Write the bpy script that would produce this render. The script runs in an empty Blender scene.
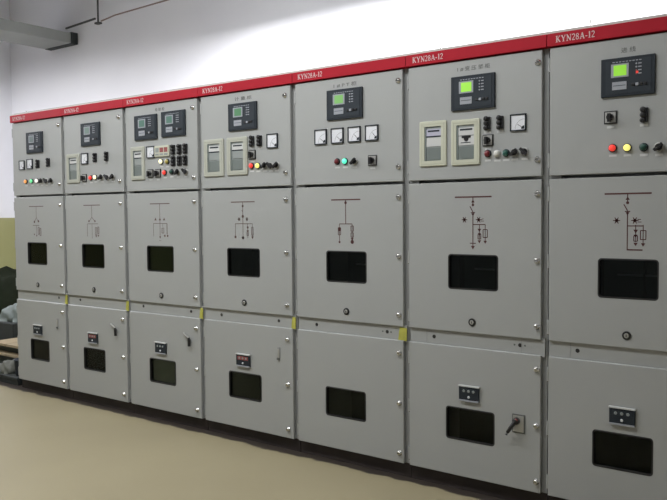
import bpy, bmesh, math, random
from mathutils import Vector, Matrix
PI = math.pi
scene = bpy.context.scene
COL = scene.collection

# ------------------------------------------------------------------ camera
cd = bpy.data.cameras.new('camera')
cam = bpy.data.objects.new('camera', cd); COL.objects.link(cam)
scene.camera = cam
yaw, pitch, roll = .6427, -.0469, -.0078
f = Vector((-math.sin(yaw)*math.cos(pitch), math.cos(yaw)*math.cos(pitch), math.sin(pitch)))
r = Vector((math.cos(yaw), math.sin(yaw), 0)); u = r.cross(f)
r2 = math.cos(roll)*r + math.sin(roll)*u; u2 = -math.sin(roll)*r + math.cos(roll)*u
cam.matrix_world = Matrix((( r2.x, u2.x, -f.x, 6.2099), (r2.y, u2.y, -f.y, -3.6329), (r2.z, u2.z, -f.z, 1.4948), (0, 0, 0, 1)))
cd.sensor_width = 36; cd.lens = 763.79/667*36; cd.clip_start = .05

# ------------------------------------------------------------------ world, lights, exposure
w = bpy.data.worlds.new('world'); scene.world = w; w.use_nodes = True
w.node_tree.nodes['Background'].inputs[0].default_value = (.8, .85, 1, 1)
w.node_tree.nodes['Background'].inputs[1].default_value = .3
def area(name, loc, rot, sx, sy, power, color):
    l = bpy.data.lights.new(name, 'AREA'); l.shape = 'RECTANGLE'; l.size = sx; l.size_y = sy
    l.energy = power; l.color = color
    o = bpy.data.objects.new(name, l); COL.objects.link(o); o.location = loc; o.rotation_euler = rot
    return o
area('rear_lamp_row', (3.4, 1.35, 3.58), (0, 0, 0), 6.0, .25, 540, (.97, .97, 1))
area('front_lamp_row', (2.4, -1.7, 3.55), (0, 0, 0), 5.0, .4, 140, (.97, .985, 1))
scene.view_settings.view_transform = 'Standard'
scene.view_settings.look = 'None'
scene.view_settings.exposure = .12
scene.view_settings.gamma = 1
scene.view_settings.use_curve_mapping = False

PEND = 235   # watts of the added pendant bulb
# ------------------------------------------------------------------ materials
def mat(name, col, rough=.5, metal=0, emit=0, emitcol=None, bump=0, bscale=80, var=0, vscale=3, spec=.5):
    m = bpy.data.materials.new(name); m.use_nodes = True
    nt = m.node_tree; b = nt.nodes['Principled BSDF']
    b.inputs['Base Color'].default_value = (*col, 1); b.inputs['Roughness'].default_value = rough
    b.inputs['Metallic'].default_value = metal; b.inputs['Specular IOR Level'].default_value = spec
    if emit:
        b.inputs['Emission Color'].default_value = (*(emitcol or col), 1); b.inputs['Emission Strength'].default_value = emit
    if bump or var:
        tc = nt.nodes.new('ShaderNodeTexCoord')
    if var:
        n = nt.nodes.new('ShaderNodeTexNoise'); n.inputs['Scale'].default_value = vscale; n.inputs['Detail'].default_value = 5
        nt.links.new(tc.outputs['Object'], n.inputs['Vector'])
        mx = nt.nodes.new('ShaderNodeMix'); mx.data_type = 'RGBA'
        mx.inputs['A'].default_value = (*[c*(1-var) for c in col], 1); mx.inputs['B'].default_value = (*[min(1, c*(1+var)) for c in col], 1)
        nt.links.new(n.outputs['Fac'], mx.inputs['Factor']); nt.links.new(mx.outputs['Result'], b.inputs['Base Color'])
    if bump:
        n2 = nt.nodes.new('ShaderNodeTexNoise'); n2.inputs['Scale'].default_value = bscale; n2.inputs['Detail'].default_value = 3
        nt.links.new(tc.outputs['Object'], n2.inputs['Vector'])
        bp = nt.nodes.new('ShaderNodeBump'); bp.inputs['Strength'].default_value = bump; bp.inputs['Distance'].default_value = .002
        nt.links.new(n2.outputs['Fac'], bp.inputs['Height']); nt.links.new(bp.outputs['Normal'], b.inputs['Normal'])
    return m
M = dict(
    grey=mat('grey_powder_coat', (0.329, 0.3395, 0.3325), .42, bump=.12, bscale=300, var=.03, vscale=2),
    frame=mat('grey_frame_paint', (0.27, 0.2775, 0.2737), .5, var=.05, vscale=3),
    plinth=mat('dark_plinth_paint', (.028, .020, .018), .7, var=.4, vscale=12),
    red=mat('red_band_paint', (.36, .008, .02), .5, var=.06, vscale=4, spec=.15),
    lip=mat('pale_top_edge', (0.5084, 0.4756, 0.4428), .5),
    white=mat('white_lettering', (.55, .44, .44), .5),
    label=mat('white_label', (0.5084, 0.5166, 0.5084), .5),
    brown=mat('brown_grey_diagram_line', (.10, .055, .05), .6),
    maroon=mat('maroon_diagram_line', (.075, .020, .020), .6),
    dim=mat('grey_lettering', (.10, .105, .10), .6),
    slate=mat('dark_slate_plastic', (.020, .026, .033), .55, spec=.2),
    slate2=mat('slate_panel', (.028, .035, .043), .6, spec=.2),
    black=mat('black_plastic', (.012, .012, .013), .35),
    rubber=mat('black_rubber', (.01, .01, .01), .7),
    chrome=mat('zinc_plated_steel', (.62, .62, .6), .2, metal=1),
    steel=mat('brushed_steel', (.42, .42, .4), .4, metal=.6),
    cream=mat('cream_plastic', (.49, .50, .40), .45),
    cream2=mat('grey_beige_plastic', (.40, .41, .35), .45),
    dial=mat('white_dial', (0.6724, 0.6888, 0.7216), .4),
    lilac=mat('pale_lilac_label', (0.41, 0.41, 0.5084), .5),
    metergrey=mat('meter_grey', (0.246, 0.2706, 0.2624), .5),
    meterlow=mat('meter_lower_grey', (0.1394, 0.164, 0.1558), .5),
    wood=mat('raw_timber', (.34, .27, .17), .7, var=.2, vscale=8),
    yellow=mat('yellow_tape', (0.405, 0.396, 0.072), .5, var=.4, vscale=25),
    pale=mat('pale_plate', (0.2952, 0.3116, 0.3444), .45),
    inner=mat('dark_interior', (.022, .027, .027), .6),
    teal=mat('dull_teal_part', (.06, .085, .08), .5),
    tarp=mat('dark_olive_tarpaulin', (.010, .013, .007), .9, spec=.1, bump=.8, bscale=9, var=.5, vscale=6),
    sheet=mat('grey_green_sheet', (.15, .18, .17), .6, var=.15, vscale=6),
    bag=mat('pale_grey_bag', (.13, .135, .115), .7, var=.3, vscale=12),
    navy=mat('dark_blue_plastic', (.012, .022, .035), .4),
    conc=mat('painted_grey_duct', (.30, .31, .295), .7, var=.12, vscale=3),
    cable=mat('dark_conduit', (.05, .05, .05), .5),
    rust=mat('brown_conduit', (.22, .15, .13), .6),
    redplate=mat('dark_red_indicator_strip', (.25, .06, .06), .5),
)
LIT = dict(
    red=mat('red_lens_lit', (.7, .05, .04), .3, emit=.45, emitcol=(1, .06, .04)),
    redoff=mat('red_lens_dark', (.16, .02, .025), .3),
    yellow=mat('yellow_lens_lit', (.8, .7, .15), .3, emit=.7, emitcol=(1, .9, .25)),
    yellowpale=mat('pale_yellow_lens_lit', (.8, .75, .5), .3, emit=.8, emitcol=(1, .95, .6)),
    amber=mat('amber_lens_dark', (.4, .33, .08), .3),
    green=mat('green_lens_dark', (.015, .06, .045), .3),
    greenoff=mat('dull_green_lens', (.02, .09, .07), .3),
    greenlit=mat('green_lens_lit', (.1, .7, .45), .3, emit=.75, emitcol=(.12, 1, .62)),
    greensmall=mat('green_lens_faint', (.15, .6, .3), .3, emit=.35, emitcol=(.2, 1, .4)),
    white=mat('white_lens', (.6, .6, .55), .3),
    whitelit=mat('white_lens_lit', (.9, .85, .8), .3, emit=.7, emitcol=(1, .9, .85)),
    orange=mat('orange_lens_lit', (.8, .35, .1), .3, emit=.35, emitcol=(1, .4, .1)),
)
def screen_mat(i, c, e): return mat('screen_%d' % i, c, .3, emit=e, emitcol=c)
SCR = {7: screen_mat(7, (.22, .52, .04), .62), 6: screen_mat(6, (.25, .55, .06), .62), 5: screen_mat(5, (.16, .36, .11), .35), 4: screen_mat(4, (.08, .2, .10), .14),
       3: screen_mat(3, (.08, .16, .13), .08), 2: screen_mat(2, (.15, .21, .19), .1), 1: screen_mat(1, (.12, .16, .16), .06)}
def glass():
    m = bpy.data.materials.new('dark_tinted_glass'); m.use_nodes = True; nt = m.node_tree
    for n in list(nt.nodes): nt.nodes.remove(n)
    o = nt.nodes.new('ShaderNodeOutputMaterial'); t = nt.nodes.new('ShaderNodeBsdfTransparent'); t.inputs[0].default_value = (.55, .6, .56, 1)
    g = nt.nodes.new('ShaderNodeBsdfGlossy'); g.inputs['Roughness'].default_value = .08; g.inputs['Color'].default_value = (.8, .85, .85, 1)
    fr = nt.nodes.new('ShaderNodeFresnel'); fr.inputs[0].default_value = 1.28
    mx = nt.nodes.new('ShaderNodeMixShader'); nt.links.new(fr.outputs[0], mx.inputs[0]); nt.links.new(t.outputs[0], mx.inputs[1]); nt.links.new(g.outputs[0], mx.inputs[2])
    nt.links.new(mx.outputs[0], o.inputs[0]); return m
M['glass'] = glass()

def wall_mat(name, dado):
    m = mat(name, (.8, .8, .82), .7); nt = m.node_tree; b = nt.nodes['Principled BSDF']
    tc = nt.nodes.new('ShaderNodeTexCoord'); n = nt.nodes.new('ShaderNodeTexNoise'); n.inputs['Scale'].default_value = 1.3; n.inputs['Detail'].default_value = 4
    nt.links.new(tc.outputs['Object'], n.inputs['Vector'])
    mx = nt.nodes.new('ShaderNodeMix'); mx.data_type = 'RGBA'; mx.inputs['A'].default_value = (.74, .74, .78, 1); mx.inputs['B'].default_value = (.84, .84, .86, 1)
    nt.links.new(n.outputs['Fac'], mx.inputs['Factor'])
    sp = nt.nodes.new('ShaderNodeSeparateXYZ'); nt.links.new(tc.outputs['Object'], sp.inputs[0])
    lt = nt.nodes.new('ShaderNodeMath'); lt.operation = 'LESS_THAN'; lt.inputs[1].default_value = 1.478; nt.links.new(sp.outputs[2], lt.inputs[0])
    m2 = nt.nodes.new('ShaderNodeMix'); m2.data_type = 'RGBA'; m2.inputs['B'].default_value = (.34, .335, .16, 1)
    nt.links.new(lt.outputs[0], m2.inputs['Factor']); nt.links.new(mx.outputs['Result'], m2.inputs['A']); nt.links.new(m2.outputs['Result'], b.inputs['Base Color'])
    return m
M['dimwall'] = mat('grey_far_wall', (.32, .32, .32), .8)
M['wall'] = wall_mat('white_wall_yellow_dado', True)
def floor_mat():
    m = mat('beige_floor_coating', (.4, .34, .22), .42); nt = m.node_tree; b = nt.nodes['Principled BSDF']
    tc = nt.nodes.new('ShaderNodeTexCoord')
    n = nt.nodes.new('ShaderNodeTexNoise'); n.inputs['Scale'].default_value = 1.1; n.inputs['Detail'].default_value = 6; nt.links.new(tc.outputs['Object'], n.inputs['Vector'])
    mx = nt.nodes.new('ShaderNodeMix'); mx.data_type = 'RGBA'; mx.inputs['A'].default_value = (.262, .228, .142, 1); mx.inputs['B'].default_value = (.33, .288, .18, 1)
    nt.links.new(n.outputs['Fac'], mx.inputs['Factor'])
    # ragged darker strip along the cabinet feet
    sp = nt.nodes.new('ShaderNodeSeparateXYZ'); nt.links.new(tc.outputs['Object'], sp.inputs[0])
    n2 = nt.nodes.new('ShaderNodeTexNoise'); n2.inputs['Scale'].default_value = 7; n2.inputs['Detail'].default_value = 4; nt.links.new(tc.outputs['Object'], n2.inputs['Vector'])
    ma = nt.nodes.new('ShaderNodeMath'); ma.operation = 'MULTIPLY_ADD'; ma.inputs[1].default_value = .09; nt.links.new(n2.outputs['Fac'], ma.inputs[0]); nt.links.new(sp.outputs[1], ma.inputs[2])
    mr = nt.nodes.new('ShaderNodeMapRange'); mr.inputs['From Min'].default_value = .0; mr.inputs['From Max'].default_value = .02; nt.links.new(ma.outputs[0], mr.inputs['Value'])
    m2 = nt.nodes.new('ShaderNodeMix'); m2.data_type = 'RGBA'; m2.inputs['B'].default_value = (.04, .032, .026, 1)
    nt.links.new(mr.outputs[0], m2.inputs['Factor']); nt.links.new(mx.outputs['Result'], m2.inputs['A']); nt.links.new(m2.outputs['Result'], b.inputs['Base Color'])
    return m
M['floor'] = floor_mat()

# ------------------------------------------------------------------ mesh builder
class MB:
    def __init__(s): s.bm = bmesh.new(); s.mats = []
    def mi(s, m):
        if m not in s.mats: s.mats.append(m)
        return s.mats.index(m)
    def faces(s, fs, m):
        i = s.mi(m)
        for f_ in fs: f_.material_index = i
    def box(s, x0, x1, y0, y1, z0, z1, m, bev=0):
        g = bmesh.ops.create_cube(s.bm, size=1)
        for v in g['verts']:
            v.co = Vector(((x0+x1)/2 + v.co.x*(x1-x0), (y0+y1)/2 + v.co.y*(y1-y0), (z0+z1)/2 + v.co.z*(z1-z0)))
        fs = list({f_ for v in g['verts'] for f_ in v.link_faces}); s.faces(fs, m)
        if bev:
            es = list({e for v in g['verts'] for e in v.link_edges})
            q = bmesh.ops.bevel(s.bm, geom=es, offset=bev, segments=2, affect='EDGES', profile=.5, clamp_overlap=True); s.faces(q['faces'], m)
        return s
    def lathe(s, c, axis, prof, m, n=16):
        """prof: list of (radius, distance along axis)"""
        c = Vector(c); a = Vector(axis).normalized(); t = a.orthogonal().normalized(); b_ = a.cross(t)
        rings = []
        for (r_, d) in prof:
            rings.append([s.bm.verts.new(c + a*d + (t*math.cos(2*PI*k/n) + b_*math.sin(2*PI*k/n))*max(r_, 1e-5)) for k in range(n)])
        fs = []
        for A, B in zip(rings, rings[1:]):
            for k in range(n): fs.append(s.bm.faces.new((A[k], A[(k+1) % n], B[(k+1) % n], B[k])))
        fs.append(s.bm.faces.new(rings[0][::-1])); fs.append(s.bm.faces.new(rings[-1]))
        for f_ in fs[:-2]: f_.smooth = True
        s.faces(fs, m); return s
    def tube(s, pts, rad, m, n=8):
        pts = [Vector(p_) for p_ in pts]; rings = []
        for i, p_ in enumerate(pts):
            d = (pts[min(i+1, len(pts)-1)] - pts[max(i-1, 0)]).normalized()
            ref = Vector((0, 0, 1)) if abs(d.z) < .9 else Vector((1, 0, 0))
            t = d.cross(ref).normalized(); b_ = d.cross(t)
            rr = rad[i] if isinstance(rad, (list, tuple)) else rad
            rings.append([s.bm.verts.new(p_ + (t*math.cos(2*PI*k/n) + b_*math.sin(2*PI*k/n))*rr) for k in range(n)])
        fs = []
        for A, B in zip(rings, rings[1:]):
            for k in range(n): fs.append(s.bm.faces.new((A[k], A[(k+1) % n], B[(k+1) % n], B[k])))
        fs += [s.bm.faces.new(rings[0][::-1]), s.bm.faces.new(rings[-1])]
        s.faces(fs, m); return s
    def seg(s, x0, z0, x1, z1, wd, y, th, m):
        """a flat bar in the x-z plane"""
        d = Vector((x1-x0, 0, z1-z0)); L = d.length; d.normalize(); n = Vector((-d.z, 0, d.x))*wd/2
        a, b_ = Vector((x0, y, z0)), Vector((x1, y, z1)); h = Vector((0, -th, 0))
        q = [a+n, b_+n, b_-n, a-n]; v = [s.bm.verts.new(p_) for p_ in q] + [s.bm.verts.new(p_+h) for p_ in q]
        fs = [s.bm.faces.new([v[i] for i in t]) for t in ((3, 2, 1, 0), (4, 5, 6, 7), (0, 1, 5, 4), (1, 2, 6, 5), (2, 3, 7, 6), (3, 0, 4, 7))]
        s.faces(fs, m); return s
    def poly(s, pts, y0, y1, m):
        A = [s.bm.verts.new((x, y0, z)) for x, z in pts]; B = [s.bm.verts.new((x, y1, z)) for x, z in pts]
        k = len(pts); fs = [s.bm.faces.new(A), s.bm.faces.new(B[::-1])]
        for i in range(k): fs.append(s.bm.faces.new((A[i], B[i], B[(i+1) % k], A[(i+1) % k])))
        s.faces(fs, m); return s
    def mesh(s, name):
        bmesh.ops.recalc_face_normals(s.bm, faces=s.bm.faces[:])
        me = bpy.data.meshes.new(name); s.bm.to_mesh(me); s.bm.free()
        for m in s.mats: me.materials.append(m)
        return me
    def obj(s, name, parent=None, loc=(0, 0, 0), label=None): return add(name, s.mesh(name), parent, loc, label)
def add(name, me, parent=None, loc=(0, 0, 0), label=None):
    o = bpy.data.objects.new(name, me); COL.objects.link(o); o.location = loc
    if parent is not None: o.parent = parent
    if label: o['label'] = label
    return o
def tag(o, label, cat, group=None):
    o['label'] = label; o['category'] = cat
    if group: o['group'] = group
    return o
def structure(o): o['kind'] = 'structure'; return o

def rrect(x0, x1, z0, z1, r_, n=5):
    pts = []
    for cx, cz, a0 in ((x1-r_, z1-r_, 0), (x0+r_, z1-r_, PI/2), (x0+r_, z0+r_, PI), (x1-r_, z0+r_, 1.5*PI)):
        for k in range(n): a = a0 + PI/2*k/(n-1); pts.append((cx+r_*math.cos(a), cz+r_*math.sin(a)))
    return pts
def ring_plate(outer, inner, y0, y1, m, ch=.0025):
    """plate from y0 (front) to y1 (back) with chamfered rim and one opening"""
    b = MB(); bm = b.bm
    def loop(pts, y): return [bm.verts.new((x, y, z)) for x, z in pts]
    xs = [p_[0] for p_ in outer]; zs = [p_[1] for p_ in outer]; cx = (min(xs)+max(xs))/2; cz = (min(zs)+max(zs))/2
    ins = [(x - math.copysign(ch, x-cx), z - math.copysign(ch, z-cz)) for x, z in outer]
    L0 = loop(ins, y0); L1 = loop(outer, y0+ch); L2 = loop(outer, y1)
    fs = []
    for A, B in ((L0, L1), (L1, L2)):
        k = len(A)
        for i in range(k): fs.append(bm.faces.new((A[i], A[(i+1) % k], B[(i+1) % k], B[i])))
    ed = [bm.edges.get((L0[i], L0[(i+1) % len(L0)])) for i in range(len(L0))]
    if inner:
        I0 = loop(inner, y0); I1 = loop(inner, y1); k = len(I0)
        for i in range(k): fs.append(bm.faces.new((I0[i], I1[i], I1[(i+1) % k], I0[(i+1) % k])))
        ed += [bm.edges.get((I0[i], I0[(i+1) % k])) for i in range(k)]
        q = bmesh.ops.triangle_fill(bm, edges=ed, use_beauty=True)
        fs += [g for g in q['geom'] if isinstance(g, bmesh.types.BMFace)]
    else: fs.append(bm.faces.new(L0))
    b.faces(fs, m); return b
def text_mesh(name, body, height, m, depth=.0006, width=None, extra=.0):
    cu = bpy.data.curves.new(name, 'FONT'); cu.body = body; cu.size = 1; cu.extrude = .001; cu.offset = extra
    o = bpy.data.objects.new(name, cu); COL.objects.link(o)
    bpy.context.view_layer.update(); dg = bpy.context.evaluated_depsgraph_get()
    me = bpy.data.meshes.new_from_object(o.evaluated_get(dg)); bpy.data.objects.remove(o); bpy.data.curves.remove(cu)
    me.name = name
    xs = [v.co.x for v in me.vertices]; ys = [v.co.y for v in me.vertices]
    W, H = max(xs)-min(xs), max(ys)-min(ys); sx = (width/W) if width else height/H; sy = height/H; mx, my = min(xs), min(ys)
    for v in me.vertices: v.co = Vector(((v.co.x-mx)*sx, -depth*(.5+.5*(1 if v.co.z > 0 else -1)), (v.co.y-my)*sy))
    me.materials.clear(); me.materials.append(m); return me

# ------------------------------------------------------------------ the room
FZ = 0
def slab(name, x0, x1, y0, y1, z0, z1, m): return structure(MB().box(x0, x1, y0, y1, z0, z1, m).obj(name))
LX = -4.34
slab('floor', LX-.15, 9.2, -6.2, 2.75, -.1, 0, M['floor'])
slab('wall_back', LX-.15, 9.2, 2.6, 2.75, 0, 5.2, M['wall'])
slab('wall_left', LX-.15, LX, -6.2, 2.6, 0, 5.2, M['wall'])
slab('wall_right', 9.05, 9.2, -6.2, 2.6, 0, 5.2, M['dimwall'])
slab('wall_front', LX, 9.05, -6.2, -6.05, 0, 5.2, M['dimwall'])
slab('ceiling', LX-.15, 9.2, -6.2, 2.75, 5.2, 5.3, M['wall'])

# flat duct running along the room to the back wall
b = MB(); b.box(-3.30, -2.70, -3.0, 2.50, 3.785, 3.925, M['conc'], .012)
duct = tag(b.obj('air_duct'), 'flat grey duct under the ceiling reaching the back wall at upper left', 'duct')
b = MB(); b.box(-3.308, -2.688, 2.50, 2.597, 3.782, 3.935, M['inner'], .006); b.obj('wall_collar', duct, label='dark collar where the duct meets the wall')
b = MB(); b.box(-3.34, -2.66, 1.1, 1.14, 3.755, 3.784, M['conc'], .003); b.obj('bracket', duct)

# added shaded pendant, out of view, put in to brighten the far wall
for k, (px_, py_) in enumerate(((-2.9, -.6),)):
    b = MB(); n = 28
    prof = [(.03, 3.58), (.06, 3.56), (.22, 3.51), (.31, 3.468)]
    rings = [[b.bm.verts.new((q_*math.cos(2*PI*a/n), q_*math.sin(2*PI*a/n), z_-3.468)) for a in range(n)] for q_, z_ in prof]
    fs = [b.bm.faces.new((A[a], A[(a+1) % n], B[(a+1) % n], B[a])) for A, B in zip(rings, rings[1:]) for a in range(n)]; fs.append(b.bm.faces.new(rings[0]))
    b.faces(fs, M['dial']); bmesh.ops.solidify(b.bm, geom=b.bm.faces[:], thickness=.004)
    sh = b.obj('added_pendant', loc=(px_, py_, 3.468)); tag(sh, 'unseen white shaded pendant added under the flat grey duct to light the far wall', 'lamp')
    MB().tube([(0, 0, .115), (0, 0, .316)], .006, M['cable']).obj('cord', sh)
    l = bpy.data.lights.new('added_pendant_bulb', 'POINT'); l.energy = PEND; l.shadow_soft_size = .04; l.color = (.95, .95, 1)
    lo = bpy.data.objects.new('added_pendant_bulb', l); COL.objects.link(lo); lo.location = (px_, py_, 3.478)

# conduit and hanger
b = MB(); b.tube([(-2.66, 2.4, 3.955), (-2.04, 2.4, 3.985)], .014, M['cable'])
con = tag(b.obj('conduit'), 'thin dark conduit beside the end of the flat grey duct', 'pipe')
b = MB(); b.tube([(-1.92, 2.4, 3.935), (-1.64, 2.4, 3.965), (-.6, 2.4, 3.985), (.6, 2.4, 4.0)], .009, M['rust'])
tag(b.obj('cable'), 'thin brown cable running right from the hanging rod along the wall top', 'cable')
b = MB(); b.tube([(-1.98, 2.4, 5.199), (-1.98, 2.4, 3.93)], .012, M['cable']); b.box(-2.02, -1.935, 2.37, 2.43, 3.905, 3.93, M['cable'], .006)
tag(b.obj('hanging_rod'), 'vertical dark steel rod with a small foot hanging in front of the back wall', 'rod')

# ------------------------------------------------------------------ cabinet pieces shared as meshes
DEPTH = 1.5
def bolt_mesh():
    b = MB(); b.lathe((0, 0, 0), (0, -1, 0), [(.0165, 0), (.0165, .003), (.0125, .004), (.0125, .011), (.009, .015)], M['chrome'], 14)
    b.seg(-.007, 0, .007, 0, .003, -.0150, .0008, M['black']); return b.mesh('bolt')
BOLT = bolt_mesh()
def hinge_mesh():
    b = MB(); b.tube([(0, 0, -.035), (0, 0, .035)], .006, M['grey'], 8); b.tube([(0, 0, -.039), (0, 0, -.035)], .004, M['chrome'], 8); b.box(0, .014, .001, .004, -.028, .028, M['grey']); return b.mesh('hinge')
HINGE = hinge_mesh()
def lock_mesh():
    b = MB(); b.lathe((0, 0, 0), (0, -1, 0), [(.021, 0), (.021, .003), (.019, .005)], M['black'], 18)
    b.lathe((0, -.005, 0), (0, -1, 0), [(.012, 0), (.010, .004)], M['steel'], 12); b.seg(0, -.006, 0, .006, .004, -.009, .001, M['black']); return b.mesh('door_lock')
LOCK = lock_mesh()
def lamp_mesh(c):
    b = MB(); b.lathe((0, 0, 0), (0, -1, 0), [(.0195, 0), (.0195, .006), (.017, .008)], M['slate'] if c not in ('white',) else M['label'], 18); return b.mesh('indicator_lamp')
def lens_mesh(c):
    b = MB(); b.lathe((0, -.008, 0), (0, -1, 0), [(.0155, 0), (.0155, .006), (.012, .011), (.006, .013), (0, .0135)], LIT[c], 18); return b.mesh('lens')
def selector(parent, x, z, ang=-40):
    b = MB(); b.lathe((0, 0, 0), (0, -1, 0), [(.021, 0), (.021, .005), (.018, .007)], M['steel'], 16); b.lathe((0, -.007, 0), (0, -1, 0), [(.016, 0), (.016, .008)], M['black'], 16)
    o = b.obj('selector_switch', parent, (x, Y0, z))
    a = math.radians(ang); k = MB(); k.seg(-.023*math.cos(a), .023*math.sin(a), .023*math.cos(a), -.023*math.sin(a), .013, 0, .014, M['black']); k.obj('knob', o, (0, -.015, 0))
    return o
def rotary(parent, x, z, s=.062):
    h = s/2; b = MB(); b.box(-h, h, -.006, 0, -h, h, M['black'], .002); b.box(-h*.8, h*.8, -.008, -.006, -h*.8, h*.8, M['steel'])
    o = b.obj('rotary_switch', parent, (x, Y0, z))
    k = MB(); k.lathe((0, 0, 0), (0, -1, 0), [(h*.55, 0), (h*.5, .014)], M['black'], 16); k.seg(0, -h*.75, 0, h*.55, h*.42, -.012, .016, M['black']); k.obj('knob', o, (0, -.008, 0)); return o
def link(parent, x, z, w_=.036, h_=.066):
    b = MB(); a, c = w_/2, h_/2
    b.box(-a*.55, a, -.012, 0, -c, c, M['black'], .002)
    for zz in (-c*.72, 0, c*.72): b.lathe((-a*.15, -.012, zz), (0, -1, 0), [(a*.75, 0), (a*.7, .008), (a*.35, .012)], M['black'], 12)
    o = b.obj('isolating_link', parent, (x, Y0, z))
    MB().box(-.018, .018, -.001, 0, -c-.018, -c-.006, M['label']).obj('name_tag', o)
    return o
def panel_meter(parent, x, z, s, k=0):
    h = s/2; b = MB()
    for (x0, x1, z0, z1) in ((-h, h, h-.0055, h), (-h, h, -h, -h+.0055), (-h, -h+.0055, -h, h), (h-.0055, h, -h, h)): b.box(x0, x1, -.010, 0, z0, z1, M['slate'])
    o = b.obj('panel_meter', parent, (x, Y0, z))
    d = MB(); d.box(-h+.0055, h-.0055, -.006, -.001, -h+.0055, h-.0055, M['dial']); q = h*.78
    pts = [(q, -q)] + [(q + .016*math.cos(a), -q + .016*math.sin(a)) for a in [PI/2 + PI/2*i/6 for i in range(7)]]
    d.poly(pts, -.006, -.0075, M['slate'])
    ar = [(q - (h*1.15)*math.cos(PI/2*i/8), -q + (h*1.15)*math.sin(PI/2*i/8)) for i in range(9)]
    for p_, n_ in zip(ar, ar[1:]): d.seg(*p_, *n_, .0012, -.006, .0004, M['dim'])
    d.obj('dial', o)
    n = MB(); n.seg(q, -q, q - h*1.0*math.cos(.6+.1*k), -q + h*1.0*math.sin(.6+.1*k), .0022, -.0076, .0008, M['black']); n.obj('needle', o); return o
def meter_box(parent, x0, x1, z0, z1, kind=0):
    CR = M['cream'] if kind else M['cream2']
    W, H = x1-x0, z1-z0
    i0, i1, j0, j1 = W*.19, W*.81, H*.12, H*.88
    b = ring_plate(rrect(0, W, 0, H, .008), rrect(i0, i1, j0, j1, .004), -.010, 0, CR, .003)
    fr = W*.08
    for s_ in ((fr, W-fr, H-fr-.003, H-fr), (fr, W-fr, fr, fr+.003), (fr, fr+.003, fr, H-fr), (W-fr-.003, W-fr, fr, H-fr)): b.box(s_[0], s_[1], -.0115, -.010, s_[2], s_[3], CR)
    o = b.obj('energy_meter_cover', parent, (x0, Y0, z0), 'cream plastic cover with a tall window')
    m = MB(); m.box(i0, i1, -.003, -.0005, j0, j1, M['metergrey'])
    h = j1-j0; w2 = i1-i0
    m.box(i0, i0+w2*.1, -.0075, -.003, j0, j1, M['meterlow'])
    m.box(i0+w2*.12, i1, -.006, -.003, j0+h*.42, j1-h*.32, M['label' if kind else 'metergrey'])
    m.box(i0+w2*.12, i1, -.006, -.003, j0+h*.03, j0+h*.38, M['meterlow'])
    m.box(i0+w2*.12, i1, -.007, -.003, j1-h*.3, j1-h*.08, M['lilac' if kind == 1 else 'label'])
    m.box(i0+w2*.2, i1-w2*.1, -.0076, -.007, j1-h*.16, j1-h*.11, M['slate'])
    if kind != 2: m.box(i0+w2*.12, i1, -.0075, -.006, j1-h*.31, j1-h*.275, M['slate'])
    if kind == 2:
        m.lathe((i0+w2*.55, -.006, j0+h*.60), (0, -1, 0), [(w2*.13, 0), (w2*.13, .002)], M['black'], 14); m.box(i0+w2*.3, i0+w2*.8, -.0075, -.006, j0+h*.62, j0+h*.68, M['black'])
        m.box(i0+w2*.25, i1-w2*.2, -.0075, -.006, j0+h*.48, j0+h*.5, M['slate2'])
    m.obj('energy_meter', o); return o
def relay(parent, x0, x1, z0, z1, ci):
    W, H = x1-x0, z1-z0
    b = MB(); b.box(0, W, -.012, 0, 0, H, M['slate'], .002); b.box(W*.09, W*.93, -.0135, -.012, H*.07, H*.93, M['slate2'])
    o = b.obj('protection_relay', parent, (x0, Y0, z0))
    s = MB(); s.box(W*.195, W*.525, -.0155, -.0135, H*.49, H*.84, M['pale']); s.box(W*.245, W*.485, -.0162, -.0155, H*.53, H*.80, SCR[ci]); s.obj('screen', o)
    n = MB(); n.box(W*.22, W*.49, -.0155, -.0135, H*.17, H*.375, M['pale']); n.box(W*.24, W*.47, -.0158, -.0155, H*.27, H*.285, M['slate']); n.obj('name_plate', o)
    k = MB()
    for i in range(4): k.lathe((W*.665, -.0135, H*(.80-.085*i)), (0, -1, 0), [(W*.018, 0), (W*.016, .002)], M['redplate'] if (ci == 7 and i in (2, 3)) else M['pale'], 8)
    for i in range(4): k.box(W*.70, W*.76, -.0145, -.0135, H*(.785-.085*i), H*(.815-.085*i), M['pale'])
    if ci == 7: k.lathe((W*.68, -.0135, H*.58), (0, -1, 0), [(W*.025, 0), (W*.022, .003)], LIT['red'], 10)
    k.obj('status_lights', o)
    k = MB()
    for i in range(4): k.box(W*(.58+.075*i), W*(.635+.075*i), -.018, -.0135, H*.235, H*.31, M['pale'] if i == 1 else M['black'], .001)
    k.obj('button_row', o)
    t = MB(); 
    for i in range(9): t.box(W*(.22+.062*i), W*(.262+.062*i), -.0142, -.0135, H*.876, H*.897, M['pale'])
    t.obj('heading_line', o); return o
def status_plate(parent, x0, x1, z0, z1, red):
    W, H = x1-x0, z1-z0
    b = MB(); b.box(0, W, -.012, 0, 0, H, M['slate'], .002); b.box(-.003, W+.003, -.016, 0, H, H+.006, M['label']); b.box(0, W, -.0145, -.012, 0, H*.1, M['pale'])
    o = b.obj('voltage_indicator', parent, (x0, Y0, z0))
    s = MB()
    s.box(W*.12, W*.88, -.0135, -.012, H*.56, H*.86, M['redplate'] if red else M['slate2'])
    for i in range(3): s.lathe((W*(.26+.24*i), -.0135, H*.71), (0, -1, 0), [(H*.10, 0), (H*.08, .003)], M['metergrey'], 10)
    s.obj('phase_lights', o)
    MB().lathe((W*.5, -.012, H*.3), (0, -1, 0), [(H*.09, 0), (H*.07, .004)], M['dial'], 10).obj('test_button', o); return o

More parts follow.
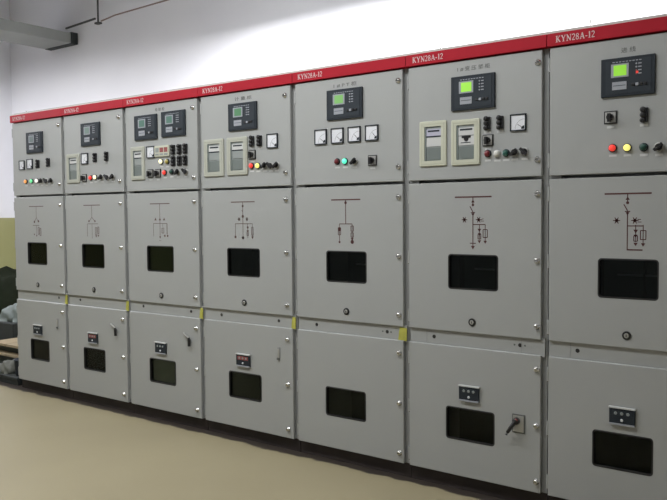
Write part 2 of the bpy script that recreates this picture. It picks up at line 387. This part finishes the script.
def diagram(parent, c, X):
    """single-line diagram; X = x of the bus bar centre, z measured on the door"""
    b = MB(); m = M['maroon'] if c > 4 else M['brown']; y = Y0; kw = 1 if c > 4 else .8
    S = lambda x0, z0, x1, z1, wd=.0045: b.seg(X+x0, z0, X+x1, z1, wd*kw, y, .0006, m)
    def rect(x, z0, z1, hw=.011):
        for a in ((x-hw, z0, x-hw, z1), (x+hw, z0, x+hw, z1), (x-hw, z0, x+hw, z0), (x-hw, z1, x+hw, z1)): S(*a, .004)
        S(x, z0-.004, x, z1+.004, .003)
    def arrow(x, z, d=-1, s=.013): b.poly([(X+x-s*.8, z), (X+x+s*.8, z), (X+x, z+d*s*1.3)], y-.0006, y, m)
    def dot(x, z, s=.008): b.lathe((X+x, y, z), (0, -1, 0), [(s, 0), (s, .0006)], m, 10)
    def star(x, z, s=.016):
        for a in (0, PI/3, 2*PI/3): S(x-s*math.cos(a), z-s*math.sin(a), x+s*math.cos(a), z+s*math.sin(a), .004)
        dot(x, z, s*.5)
    S(-.105, 1.594, .105, 1.594, .0075)
    if c >= 6:
        zz = -.005 if c == 7 else 0
        S(0, 1.594, 0, 1.556); arrow(0, 1.565, 1, .012); dot(0, 1.552, .007); S(-.017, 1.545, 0, 1.515); S(-.012, 1.512, .012, 1.512); arrow(0, 1.508, -1, .011)
        S(0, 1.512, 0, 1.338+zz); star(-.049, 1.475+zz); star(.033, 1.475+zz); S(.045, 1.475, .06, 1.480+zz, .003); S(.045, 1.468+zz, .062, 1.468+zz, .003)
        e = .07; S(0, 1.45+zz, e, 1.45+zz)
        S(.037, 1.45, .037, 1.385, .0035); arrow(.037, 1.428); arrow(.037, 1.405, -1, .011); rect(.037, 1.375, 1.40, .008); arrow(.037, 1.368, -1, .012)
        S(e, 1.45, e, 1.365, .0035); rect(e, 1.383, 1.424, .012); arrow(e, 1.366, -1, .012)
        if c == 7: S(0, 1.335, .068, 1.335, .006)
        else: S(-.017, 1.352, .017, 1.352); arrow(0, 1.338, -1, .014)
    elif c == 5:
        S(0, 1.594, 0, 1.452); dot(0, 1.576, .009); S(-.046, 1.452, .046, 1.452)
        S(-.046, 1.452, -.046, 1.35, .0035); rect(-.046, 1.388, 1.43, .009); b.box(X-.054, X-.038, y-.0006, y, 1.41, 1.43, m); dot(-.046, 1.345, .007)
        S(.046, 1.452, .046, 1.34, .0035); rect(.046, 1.41, 1.44, .009); rect(.046, 1.375, 1.40, .009); arrow(.046, 1.37); dot(.046, 1.347, .012)
    elif c == 4:
        S(0, 1.594, 0, 1.36); dot(0, 1.567, .008); S(-.008, 1.54, 0, 1.53); dot(0, 1.50, .010); star(-.034, 1.482, .013); star(.036, 1.482, .013); S(-.068, 1.452, .085, 1.452)
        S(-.068, 1.452, -.068, 1.37, .0035); dot(-.068, 1.365, .009); arrow(0, 1.365, -1, .013); dot(0, 1.36, .01)
        S(.042, 1.452, .042, 1.36, .0035); dot(.042, 1.428); arrow(.042, 1.41); rect(.042, 1.375, 1.40, .007)
        S(.083, 1.452, .083, 1.36, .0035); rect(.083, 1.378, 1.43, .008); arrow(.083, 1.37)
    elif c == 3:
        S(0, 1.594, 0, 1.345); S(-.07, 1.453, .075, 1.453)
        for q in (-.047, 0, .045): arrow(q, 1.475, 1, .015)
        S(-.07, 1.453, -.07, 1.36, .0035); arrow(0, 1.36, -1, .012); rect(.03, 1.385, 1.42, .011); S(.03, 1.43, .03, 1.45, .0035); S(.075, 1.453, .075, 1.375, .007); dot(.05, 1.365); dot(.08, 1.365); S(-.01, 1.33, .01, 1.33, .003)
    elif c == 2:
        S(0, 1.594, 0, 1.50); S(0, 1.50, -.04, 1.465); S(0, 1.50, .04, 1.465); dot(-.038, 1.47); dot(.038, 1.47); S(-.06, 1.449, .075, 1.449)
        S(-.06, 1.449, -.06, 1.35, .0035); S(0, 1.449, 0, 1.335, .0035); rect(.05, 1.365, 1.42, .01); rect(.078, 1.375, 1.425, .009); arrow(.05, 1.36); arrow(.078, 1.365)
    else:
        S(0, 1.594, 0, 1.50); S(0, 1.50, -.03, 1.46); S(0, 1.50, .03, 1.46); dot(-.03, 1.465, .01); dot(.03, 1.47, .01); S(-.055, 1.435, .04, 1.435)
        rect(.03, 1.36, 1.42, .01); rect(.055, 1.35, 1.41, .01); S(0, 1.435, 0, 1.34, .0035); arrow(0, 1.355, -1, .012); dot(-.035, 1.36, .007)
    return b.obj('circuit_diagram', parent)

def serif_lettering(h):
    """KYN28A-12 drawn as bold serif strokes; returns a mesh starting at x=0, z=0"""
    global ox
    b = MB(); m = M['white']; T, t, sr = .17, .085, .06; ox = 0
    def S(x0, z0, x1, z1, wd): b.seg((ox+x0)*h, z0*h, (ox+x1)*h, z1*h, wd*h, 0, .0006, m)
    def serif(x, z, w_=.17): S(x-w_, z, x+w_, z, sr)
    def arc(cx, cz, rx, rz, a0, a1, wd, n=9):
        p_ = [(cx+rx*math.cos(math.radians(a0+(a1-a0)*i/n)), cz+rz*math.sin(math.radians(a0+(a1-a0)*i/n))) for i in range(n+1)]
        for q0, q1 in zip(p_, p_[1:]): S(*q0, *q1, wd)
    def two():
        arc(.26, .72, .2, .24, 165, -45, .13); S(.40, .56, .08, .08, .09); S(.05, .06, .5, .06, .13)
    for ch, adv in (('K', .86), ('Y', .84), ('N', .9), ('2', .62), ('8', .62), ('A', .86), ('-', .46), ('1', .52), ('2', .6)):
        if ch == 'K': S(.17, 0, .17, 1, T); S(.2, .4, .62, .95, t); S(.32, .55, .66, .05, T); [serif(*q) for q in ((.17, .03), (.17, .97), (.62, .97, .13), (.66, .03, .14))]
        if ch == 'Y': S(.14, .95, .40, .45, T); S(.66, .95, .42, .45, t); S(.40, 0, .40, .5, T); [serif(*q) for q in ((.14, .97, .15), (.66, .97, .13), (.40, .03))]
        if ch == 'N': S(.17, 0, .17, 1, t); S(.14, .97, .68, .05, T); S(.70, 0, .70, 1, t); [serif(*q) for q in ((.15, .03), (.13, .97, .13), (.70, .97, .15))]
        if ch == '2': two()
        if ch == '8': arc(.27, .74, .17, .2, 0, 360, .11, 14); arc(.27, .27, .2, .23, 0, 360, .12, 14)
        if ch == 'A': S(.12, .03, .40, .97, t); S(.40, .97, .68, .03, T); S(.2, .33, .56, .33, t); [serif(*q) for q in ((.12, .03, .13), (.68, .03, .15))]
        if ch == '-': S(.05, .36, .36, .36, .12)
        if ch == '1': S(.25, 0, .25, 1, T); S(.1, .84, .25, .95, t); serif(.25, .03)
        ox += adv
    return b.mesh('lettering')
ox = 0
LETTER = serif_lettering(.0300)
Y0 = 0.0
BX = [.044, .794, 1.570, 2.367, 3.194, 4.001, 4.800, 5.600]
TITLE = {1: '1#', 2: '1#', 3: '母 联 柜', 4: '计 量 柜', 5: '1 # P T 柜', 6: '1 # 变 压 器 柜', 7: '进 线'}
CAB = {
 1: dict(relay=[(.235, .471, 2.038, 2.211)], box=[], meter=[(.153, 1.945, .078), (.272, 1.95, .082)], rot=[], link=[(.392, 1.945), (.542, 1.951)],
         lamp=[('orange', .208, 1.805), ('greensmall', .296, 1.806), ('whitelit', .374, 1.806)], sel=[(.438, 1.803), (.508, 1.802), (.581, 1.801)],
         bx=.684, win=(.201, .484), plate=(.270, .390), low=(.211, .484), lock=.340, hole=[(.617, .843)], X=.342, red=False),
 2: dict(relay=[(.247, .486, 2.053, 2.228)], box=[(.046, .215, 1.772, 2.001, 0)], meter=[(.283, 1.957, .084)], rot=[(.273, 1.807)], link=[(.416, 1.958), (.557, 1.961)],
         lamp=[('red', .356, 1.806), ('yellowpale', .413, 1.808)], sel=[(.49, 1.806), (.562, 1.803), (.628, 1.805)],
         bx=.705, win=(.216, .498), plate=(.281, .398), low=(.208, .484), lock=.358, hole=[(.159, .843)], X=.352, red=True),
 3: dict(relay=[(.120, .366, 2.056, 2.233), (.415, .660, 2.062, 2.238)], box=[(.068, .222, 1.770, 2.012, 0)], meter=[(.290, 1.965, .084)], rot=[(.283, 1.812), (.364, 1.811)],
         link=[(.530, 1.968), (.594, 1.968), (.654, 1.969), (.530, 1.889), (.594, 1.888), (.652, 1.889)],
         lamp=[('yellowpale', .402, 1.892), ('amber', .466, 1.889), ('red', .436, 1.813), ('green', .508, 1.816)], sel=[(.573, 1.812), (.652, 1.812)], digi=(.338, .491, 1.927, 2.004),
         bx=.729, win=(.224, .510), plate=(.305, .421), low=(.230, .513), lock=.373, hole=[(.156, .843), (.665, .840)], X=.371, red=False),
 4: dict(relay=[(.277, .528, 2.057, 2.232)], box=[(.040, .226, 1.767, 2.015, 0), (.256, .440, 1.769, 2.015, 0)], meter=[(.653, 1.972, .089)], rot=[(.480, 1.895)], link=[(.480, 1.980), (.546, 1.979)],
         lamp=[('red', .474, 1.824), ('yellow', .529, 1.822)], sel=[(.586, 1.821), (.636, 1.819), (.686, 1.819)],
         bx=.757, win=(.241, .532), plate=(.320, .441), low=(.241, .534), lock=.391, hole=[(.166, .838), (.676, .837)], X=.387, red=True),
 5: dict(relay=[(.261, .516, 2.063, 2.237)], box=[], meter=[(.210, 1.970, .089), (.333, 1.970, .089), (.455, 1.970, .088), (.577, 1.970, .088)], rot=[(.580, 1.814)], link=[],
         lamp=[('redoff', .330, 1.819), ('greenlit', .388, 1.818)], sel=[(.455, 1.815)],
         bx=.752, win=(.242, .533), plate=None, low=(.229, .523), lock=.388, hole=[(.154, .838), (.664, .838)], X=.387, red=False),
 6: dict(relay=[(.278, .526, 2.046, 2.223)], box=[(.084, .248, 1.763, 2.005, 1), (.276, .442, 1.761, 1.999, 2)], meter=[(.650, 1.960, .084)], rot=[(.486, 1.882)], link=[(.482, 1.968), (.553, 1.967)],
         lamp=[('redoff', .485, 1.814), ('white', .537, 1.811), ('greenoff', .585, 1.812)], sel=[(.631, 1.812), (.684, 1.813)],
         bx=.750, win=(.255, .542), plate=(.324, .439), low=(.241, .524), lock=.396, hole=[(.161, .838), (.657, .838)], X=.400, red=False),
 7: dict(relay=[(.261, .500, 2.040, 2.216)], box=[], meter=[], rot=[(.304, 1.948)], link=[(.453, 1.947)],
         lamp=[('red', .315, 1.806), ('yellow', .381, 1.804), ('green', .453, 1.802)], sel=[(.519, 1.799)],
         bx=.750, win=(.251, .523), plate=(.312, .429), low=(.231, .508), lock=.386, hole=[(.152, .840), (.657, .838)], X=.384, red=False),
}
LAB = {
 1: 'grey switchgear cabinet at the far left end of the row, beside the pale planks',
 2: 'grey switchgear cabinet with one cream meter cover and a single relay, second from far end',
 3: 'grey switchgear cabinet carrying two dark relays side by side on its top door',
 4: 'grey switchgear cabinet with two cream meter covers and lit red and yellow lamps',
 5: 'grey switchgear cabinet with four square meters in a row and one glowing green lamp',
 6: 'grey switchgear cabinet with a black crank lever at the right of its bottom door',
 7: 'grey switchgear cabinet nearest the camera, without meters, cropped by the right picture edge',
}
TOPB = {1: 2.302, 2: 2.302}
LAMPM, LENSM = {}, {}
NTAG = MB().box(-.017, .017, -.001, 0, -.005, .005, M['label']).mesh('name_tag')
for c in range(1, 8):
    d = CAB[c]; x0 = BX[c-1]; W = BX[c]-x0
    root = bpy.data.objects.new('switchgear_cabinet', None); COL.objects.link(root); root.location = (x0, 0, -.015)
    tag(root, LAB[c], 'switchgear cabinet', 'row of grey switchgear cabinets')
    g = .0025
    # carcass: an open-fronted shell with internal shelves, so the windows look into it
    b = MB(); t = .02; F = .026
    for a in ((g, g+t, F, DEPTH, .1, 2.30), (W-g-t, W-g, F, DEPTH, .1, 2.30), (g+t, W-g-t, DEPTH-t, DEPTH, .1, 2.30), (g+t, W-g-t, F, DEPTH-t, .1, .12), (g+t, W-g-t, F+.05, DEPTH-t, 1.67, 1.70), (g+t, W-g-t, F+.03, DEPTH-t, .80, .88), (g, W-g, F, DEPTH, 2.30, 2.345)):
        b.box(*a, M['frame'])
    b.box(g+t, g+.06, F, F+.02, .12, 2.30, M['frame']); b.box(W-g-.07, W-g-t, F, F+.02, .12, 2.30, M['frame'])
    b.box(g+.06, W-g-.07, .5, .51, .12, .80, M['inner']); b.box(g+.06, W-g-.07, .5, .51, .88, 1.67, M['inner'])
    b.obj('cabinet_body', root)
    MB().box(g, W-g, .035, DEPTH, .016, .1, M['plinth']).obj('plinth', root, label='dark brown base')
    # header band
    b = MB(); b.box(.0015, W-.0015, -.014, .03, 2.311, 2.3718, M['red'], .002); hb = b.obj('header_band', root, label='red band along the cabinet top')
    add('lettering', LETTER, hb, (.045, -.0141, 2.326), 'white lettering KYN28A-12')
    b = MB(); b.box(.0, W, -.004, .05, 2.3718, 2.383, M['lip']); b.box(0, W, .03, .06, 2.383, 2.394, M['frame']); b.obj('top_cap', root)
    if c in (1, 6, 7):
        b = MB(); zt = 2.383; b.lathe((.2, .02, zt), (0, 0, 1), [(.008, 0), (.008, .006), (.004, .007), (.004, .035 if c == 7 else .02)], M['steel'], 8); b.obj('lifting_stud', root)
    # recessed cross panel between middle and lower doors
    b = MB(); b.box(.012, W-.012, .014, .026, .790, .884, M['grey'])
    for xx in (.115, W-.135) if c > 5 else (): b.box(xx, xx+.003, .0125, .014, .80, .875, M['frame'])
    for (hx, hz) in d['hole']: b.lathe((hx, .014, hz), (0, -1, 0), [(.0105, 0), (.0105, .0012)], M['black'], 12)
    if c > 4:
        for (hx, hz) in d['hole'][1:]:
            for dx in (-.03, .026): b.lathe((hx+dx, .014, hz), (0, -1, 0), [(.005, 0), (.005, .0012)], M['dim'], 8)
    b.obj('cross_panel', root)
    if c <= 5:
        b = MB(); a = .066 if c == 5 else .044; b.poly([(W-a, .800), (W-.012, .797), (W-.010, .868), (W-a+.012, .872), (W-a+.004, .84)], .008, .0139, M['yellow']); b.obj('yellow_tape', root, label='yellow tape at the right end of the gap')
    L, Rr = .011, W-.028
    # doors
    up = ring_plate([(L, 1.689), (Rr, 1.689), (Rr, 2.305), (L, 2.305)], None, 0, .024, M['grey']).obj('instrument_door', root)
    win = d['win']; low = d['low']
    def windowed(name, z0, z1, wx, wz0, wz1):
        o = ring_plate([(L, z0), (Rr, z0), (Rr, z1), (L, z1)], rrect(wx[0], wx[1], wz0, wz1, .016), 0, .024, M['grey']).obj(name, root)
        b = ring_plate(rrect(wx[0]-.001, wx[1]+.001, wz0-.001, wz1+.001, .017), rrect(wx[0]+.006, wx[1]-.006, wz0+.006, wz1-.006, .012), -.0015, .020, M['rubber'], .001)
        b.obj('window_gasket', o)
        MB().box(wx[0]-.004, wx[1]+.004, .012, .017, wz0-.004, wz1+.004, M['glass']).obj('window_pane', o, label='dark tinted window pane')
        return o
    mid = windowed('breaker_door', .8775, 1.673, win, 1.107, 1.292)
    lw = windowed('cable_door', .101, .7976, low, .296, .472)
    bx = d['bx'] if c > 3 else d['bx']
    for door, zs in ((up, (2.245, 1.771)), (mid, (1.603, 1.272, .942)), (lw, (.727, .441, .157))):
        for z in zs: add('bolt', BOLT, door, (min(bx, Rr-.02), 0, z))
    for door, zs in ((up, (2.225, 1.765)), (mid, (1.60, 1.27, .945)), (lw, (.71, .44, .17))):
        for z in zs: add('hinge', HINGE, door, (L-.003, .004, z))
    add('door_lock', LOCK, mid, (d['lock'], 0, .936))
    diagram(mid, c, d['X'])
    # breaker truck inside, seen dimly through the middle window
    b = MB(); cx = (win[0]+win[1])/2
    b.box(cx-.20, cx+.20, .30, .32, .98, 1.45, M['teal']); b.box(cx-.13, cx+.13, .285, .30, 1.19, 1.20, M['pale']); b.box(cx-.005, cx+.005, .285, .30, 1.0, 1.4, M['inner'])
    b.box(cx-.1, cx-.05, .285, .30, 1.28, 1.31, M['sheet']); b.box(cx+.06, cx+.09, .285, .30, 1.28, 1.30, M['sheet']); b.obj('breaker_truck', root)
    # equipment
    for k, q in enumerate(d['relay']): relay(root, *q, c)
    for q in d['box']: meter_box(root, *q)
    for k, q in enumerate(d['meter']): panel_meter(root, *q, k)
    for q in d['rot']: rotary(root, *q, .060)
    for q in d['link']: link(root, *q)
    for i, q in enumerate(d['sel']): selector(root, *q, -40 if i % 2 == 0 else 45)
    for cc, x, z in d['lamp']:
        if cc not in LAMPM: LAMPM[cc] = lamp_mesh(cc); LENSM[cc] = lens_mesh(cc)
        o = add('indicator_lamp', LAMPM[cc], root, (x, 0, z)); add('lens', LENSM[cc], o, label=cc.replace('lit', ' lit').replace('off', ' unlit').replace('small', '').replace('pale', ' pale') + ' lens')
    for q in d['lamp'] + [(0, *s_) for s_ in d['sel']]: add('name_tag', NTAG, root, (q[1], 0, q[2]-.035))
    for q in d['rot']: add('name_tag', NTAG, root, (q[0], 0, q[1]-.045))
    if 'digi' in d:
        a0, a1, c0, c1 = d['digi']; b = MB(); b.box(a0, a1, -.012, 0, c0, c1, M['cream'], .002)
        for i in range(3): b.box(a0+.012+.046*i, a0+.048+.046*i, -.0135, -.012, c0+.030, c1-.014, M['redplate' if i else 'metergrey']); b.box(a0+.012+.046*i, a0+.048+.046*i, -.0135, -.012, c0+.01, c0+.022, M['metergrey'])
        b.obj('annunciator', root, label='cream box with three small display rows')
    # title over the relay
    if c >= 3:
        wd = {7: .065, 6: .185, 5: .165, 4: .15, 3: .10}[c]; xr = (d['relay'][0][0] + d['relay'][-1][1])/2
        me = text_mesh('door_title', TITLE[c], .024, M['dim'], width=wd, extra=.008)
        add('door_title', me, up, (xr-wd/2, 0, 2.25 if c < 7 else 2.238))
    # lower door fittings
    if d['plate']: status_plate(root, d['plate'][0], d['plate'][1], .514, .592, d['red'])
    if c in (2, 3):
        ox = -.037 if c == 2 else 0
        b = MB(); b.tube([(.600+ox, -.002, .685), (.618+ox, -.014, .680), (.655+ox, -.016, .664), (.668+ox, -.016, .655)], .006, M['steel']); o = b.obj('door_handle', root)
        MB().tube([(.668+ox, -.016, .660), (.671+ox, -.017, .645), (.672+ox, -.017, .600)], [.008, .011, .010], M['black']).obj('grip', o, label='black grip')
    elif c in (1, 4):
        xx = .61 if c == 1 else .685
        b = MB(); b.box(xx-.011, xx+.011, -.003, 0, .590, .672, M['frame'], .001); b.box(xx-.006, xx+.006, -.006, -.003, .595, .66, M['steel'], .001); b.box(xx-.013, xx+.008, -.008, -.003, .590, .604, M['dim'], .001); b.obj('door_handle', root, label='flush grey handle folded down')
    elif c == 6:
        b = MB(); b.box(.622, .692, -.004, 0, .390, .487, M['dim'], .002); b.box(.629, .685, -.006, -.004, .397, .480, M['steel']); o = b.obj('crank_plate', root)
        b = MB(); b.lathe((.648, -.006, .452), (0, -1, 0), [(.019, 0), (.017, .02), (.012, .026)], M['black'], 16); b.tube([(.648, -.026, .452), (.634, -.034, .430), (.612, -.036, .395), (.606, -.036, .382)], [.011, .011, .009, .007], M['black'], 10); b.obj('crank_lever', o, label='black crank lever pointing down left')
        MB().lathe((.652, -.026, .458), (0, -1, 0), [(.011, 0), (.009, .004)], M['redplate'], 12).obj('hub_cap', o, label='dark red hub cap')

# ------------------------------------------------------------------ things left of the row
random.seed(4)
def board(name, x0, x1, y0, y1, z0, z1, m, lab, cat='timber', grp=None):
    o = MB().box(-(x1-x0)/2, (x1-x0)/2, -(y1-y0)/2, (y1-y0)/2, 0, z1-z0, m, .003).obj(name, loc=((x0+x1)/2, (y0+y1)/2, z0)); return tag(o, lab, cat, grp)
b = MB(); b.box(-.78, .78, -.78, .78, .045, .07, M['inner'], .003)
pal = tag(b.obj('pallet', loc=(-.83, .82, 0)), 'low dark pallet on the floor at the far left end of the cabinet row', 'pallet')
for yy in (-.72, 0, .72): MB().box(-.78, .78, yy-.05, yy+.05, 0, .045, M['inner']).obj('skid', pal)
for k, yy in enumerate((.36, 1.35)): board('spacer_block', -1.0, -.42, yy, yy+.08, .07, .15, M['inner'], ['nearer', 'farther'][k] + ' dark block carrying the lower pale planks on the pallet', 'block')
for k, xx in enumerate((-.98, -.70)): board('timber_plank', xx, xx+.265, .32, 1.5, .15, .175, M['wood'], ['left', 'right'][k] + ' of the two lower pale planks, above the dark pallet', 'timber', 'lower planks')
for k, yy in enumerate((.40, 1.35)): board('spacer_block', -1.0, -.42, yy, yy+.08, .175, .245, M['inner'], ['nearer', 'farther'][k] + ' dark block between the lower and upper pale planks', 'block')
for k, xx in enumerate((-.98, -.70)): board('timber_plank', xx, xx+.265, .32, 1.5, .245, .27, M['wood'], ['left', 'right'][k] + ' of the two upper pale planks, topmost of the planks', 'timber', 'upper planks')
def heap(name, cx, cy, rx, ry, h, m, lab, cat, seed=0, z0=0, p_=2.6):
    bm = bmesh.new(); bmesh.ops.create_icosphere(bm, subdivisions=4, radius=1); rnd = random.Random(seed); ph = [rnd.uniform(0, 6) for _ in range(6)]
    for v in bm.verts:
        n = v.co.normalized(); q = 1 + .07*math.sin(5*n.x+ph[0])*math.cos(4*n.y+ph[1]) + .05*math.sin(9*n.z+7*n.x+ph[2]) + .03*math.sin(15*n.y+11*n.x+ph[3])
        s = lambda a: math.copysign(abs(a)**(2/p_), a)
        v.co = Vector((s(n.x)*rx*q, s(n.y)*ry*q, max(0, n.z)**.6*h*q))
    bmesh.ops.remove_doubles(bm, verts=bm.verts[:], dist=1e-4)
    for f_ in bm.faces: f_.smooth = True
    me = bpy.data.meshes.new(name); bm.to_mesh(me); bm.free(); me.materials.append(m)
    return tag(add(name, me, loc=(cx, cy, z0)), lab, cat)
heap('tarpaulin_heap', -3.1, 1.85, .75, .5, .80, M['tarp'], 'dark olive tarpaulin heap below the yellow lower wall, beyond the planks', 'tarpaulin', 3)
o = MB().box(-.22, .22, -.24, .24, 0, .33, M['inner'], .01).obj('storage_crate', loc=(-1.30, .86, .07)); tag(o, 'dark crate standing on the pallet behind the pale planks', 'crate')
heap('folded_sheet', -1.29, .86, .19, .21, .17, M['sheet'], 'grey green folded sheet bundled on top of the dark crate', 'sheet', 5, .40)
heap('cloth_bag', -.33, .155, .085, .09, .11, M['bag'], 'small pale grey bag on the pallet in front of the pale planks', 'bag', 9, .07)
b = MB(); b.lathe((0, 0, 0), (0, 0, 1), [(.060, 0), (.070, .13), (.076, .135), (.076, .148), (.064, .148), (.055, .02)], M['navy'], 20)
tag(b.obj('bucket', loc=(-.125, .145, .07)), 'dark blue bucket on the pallet against the left end cabinet', 'bucket')
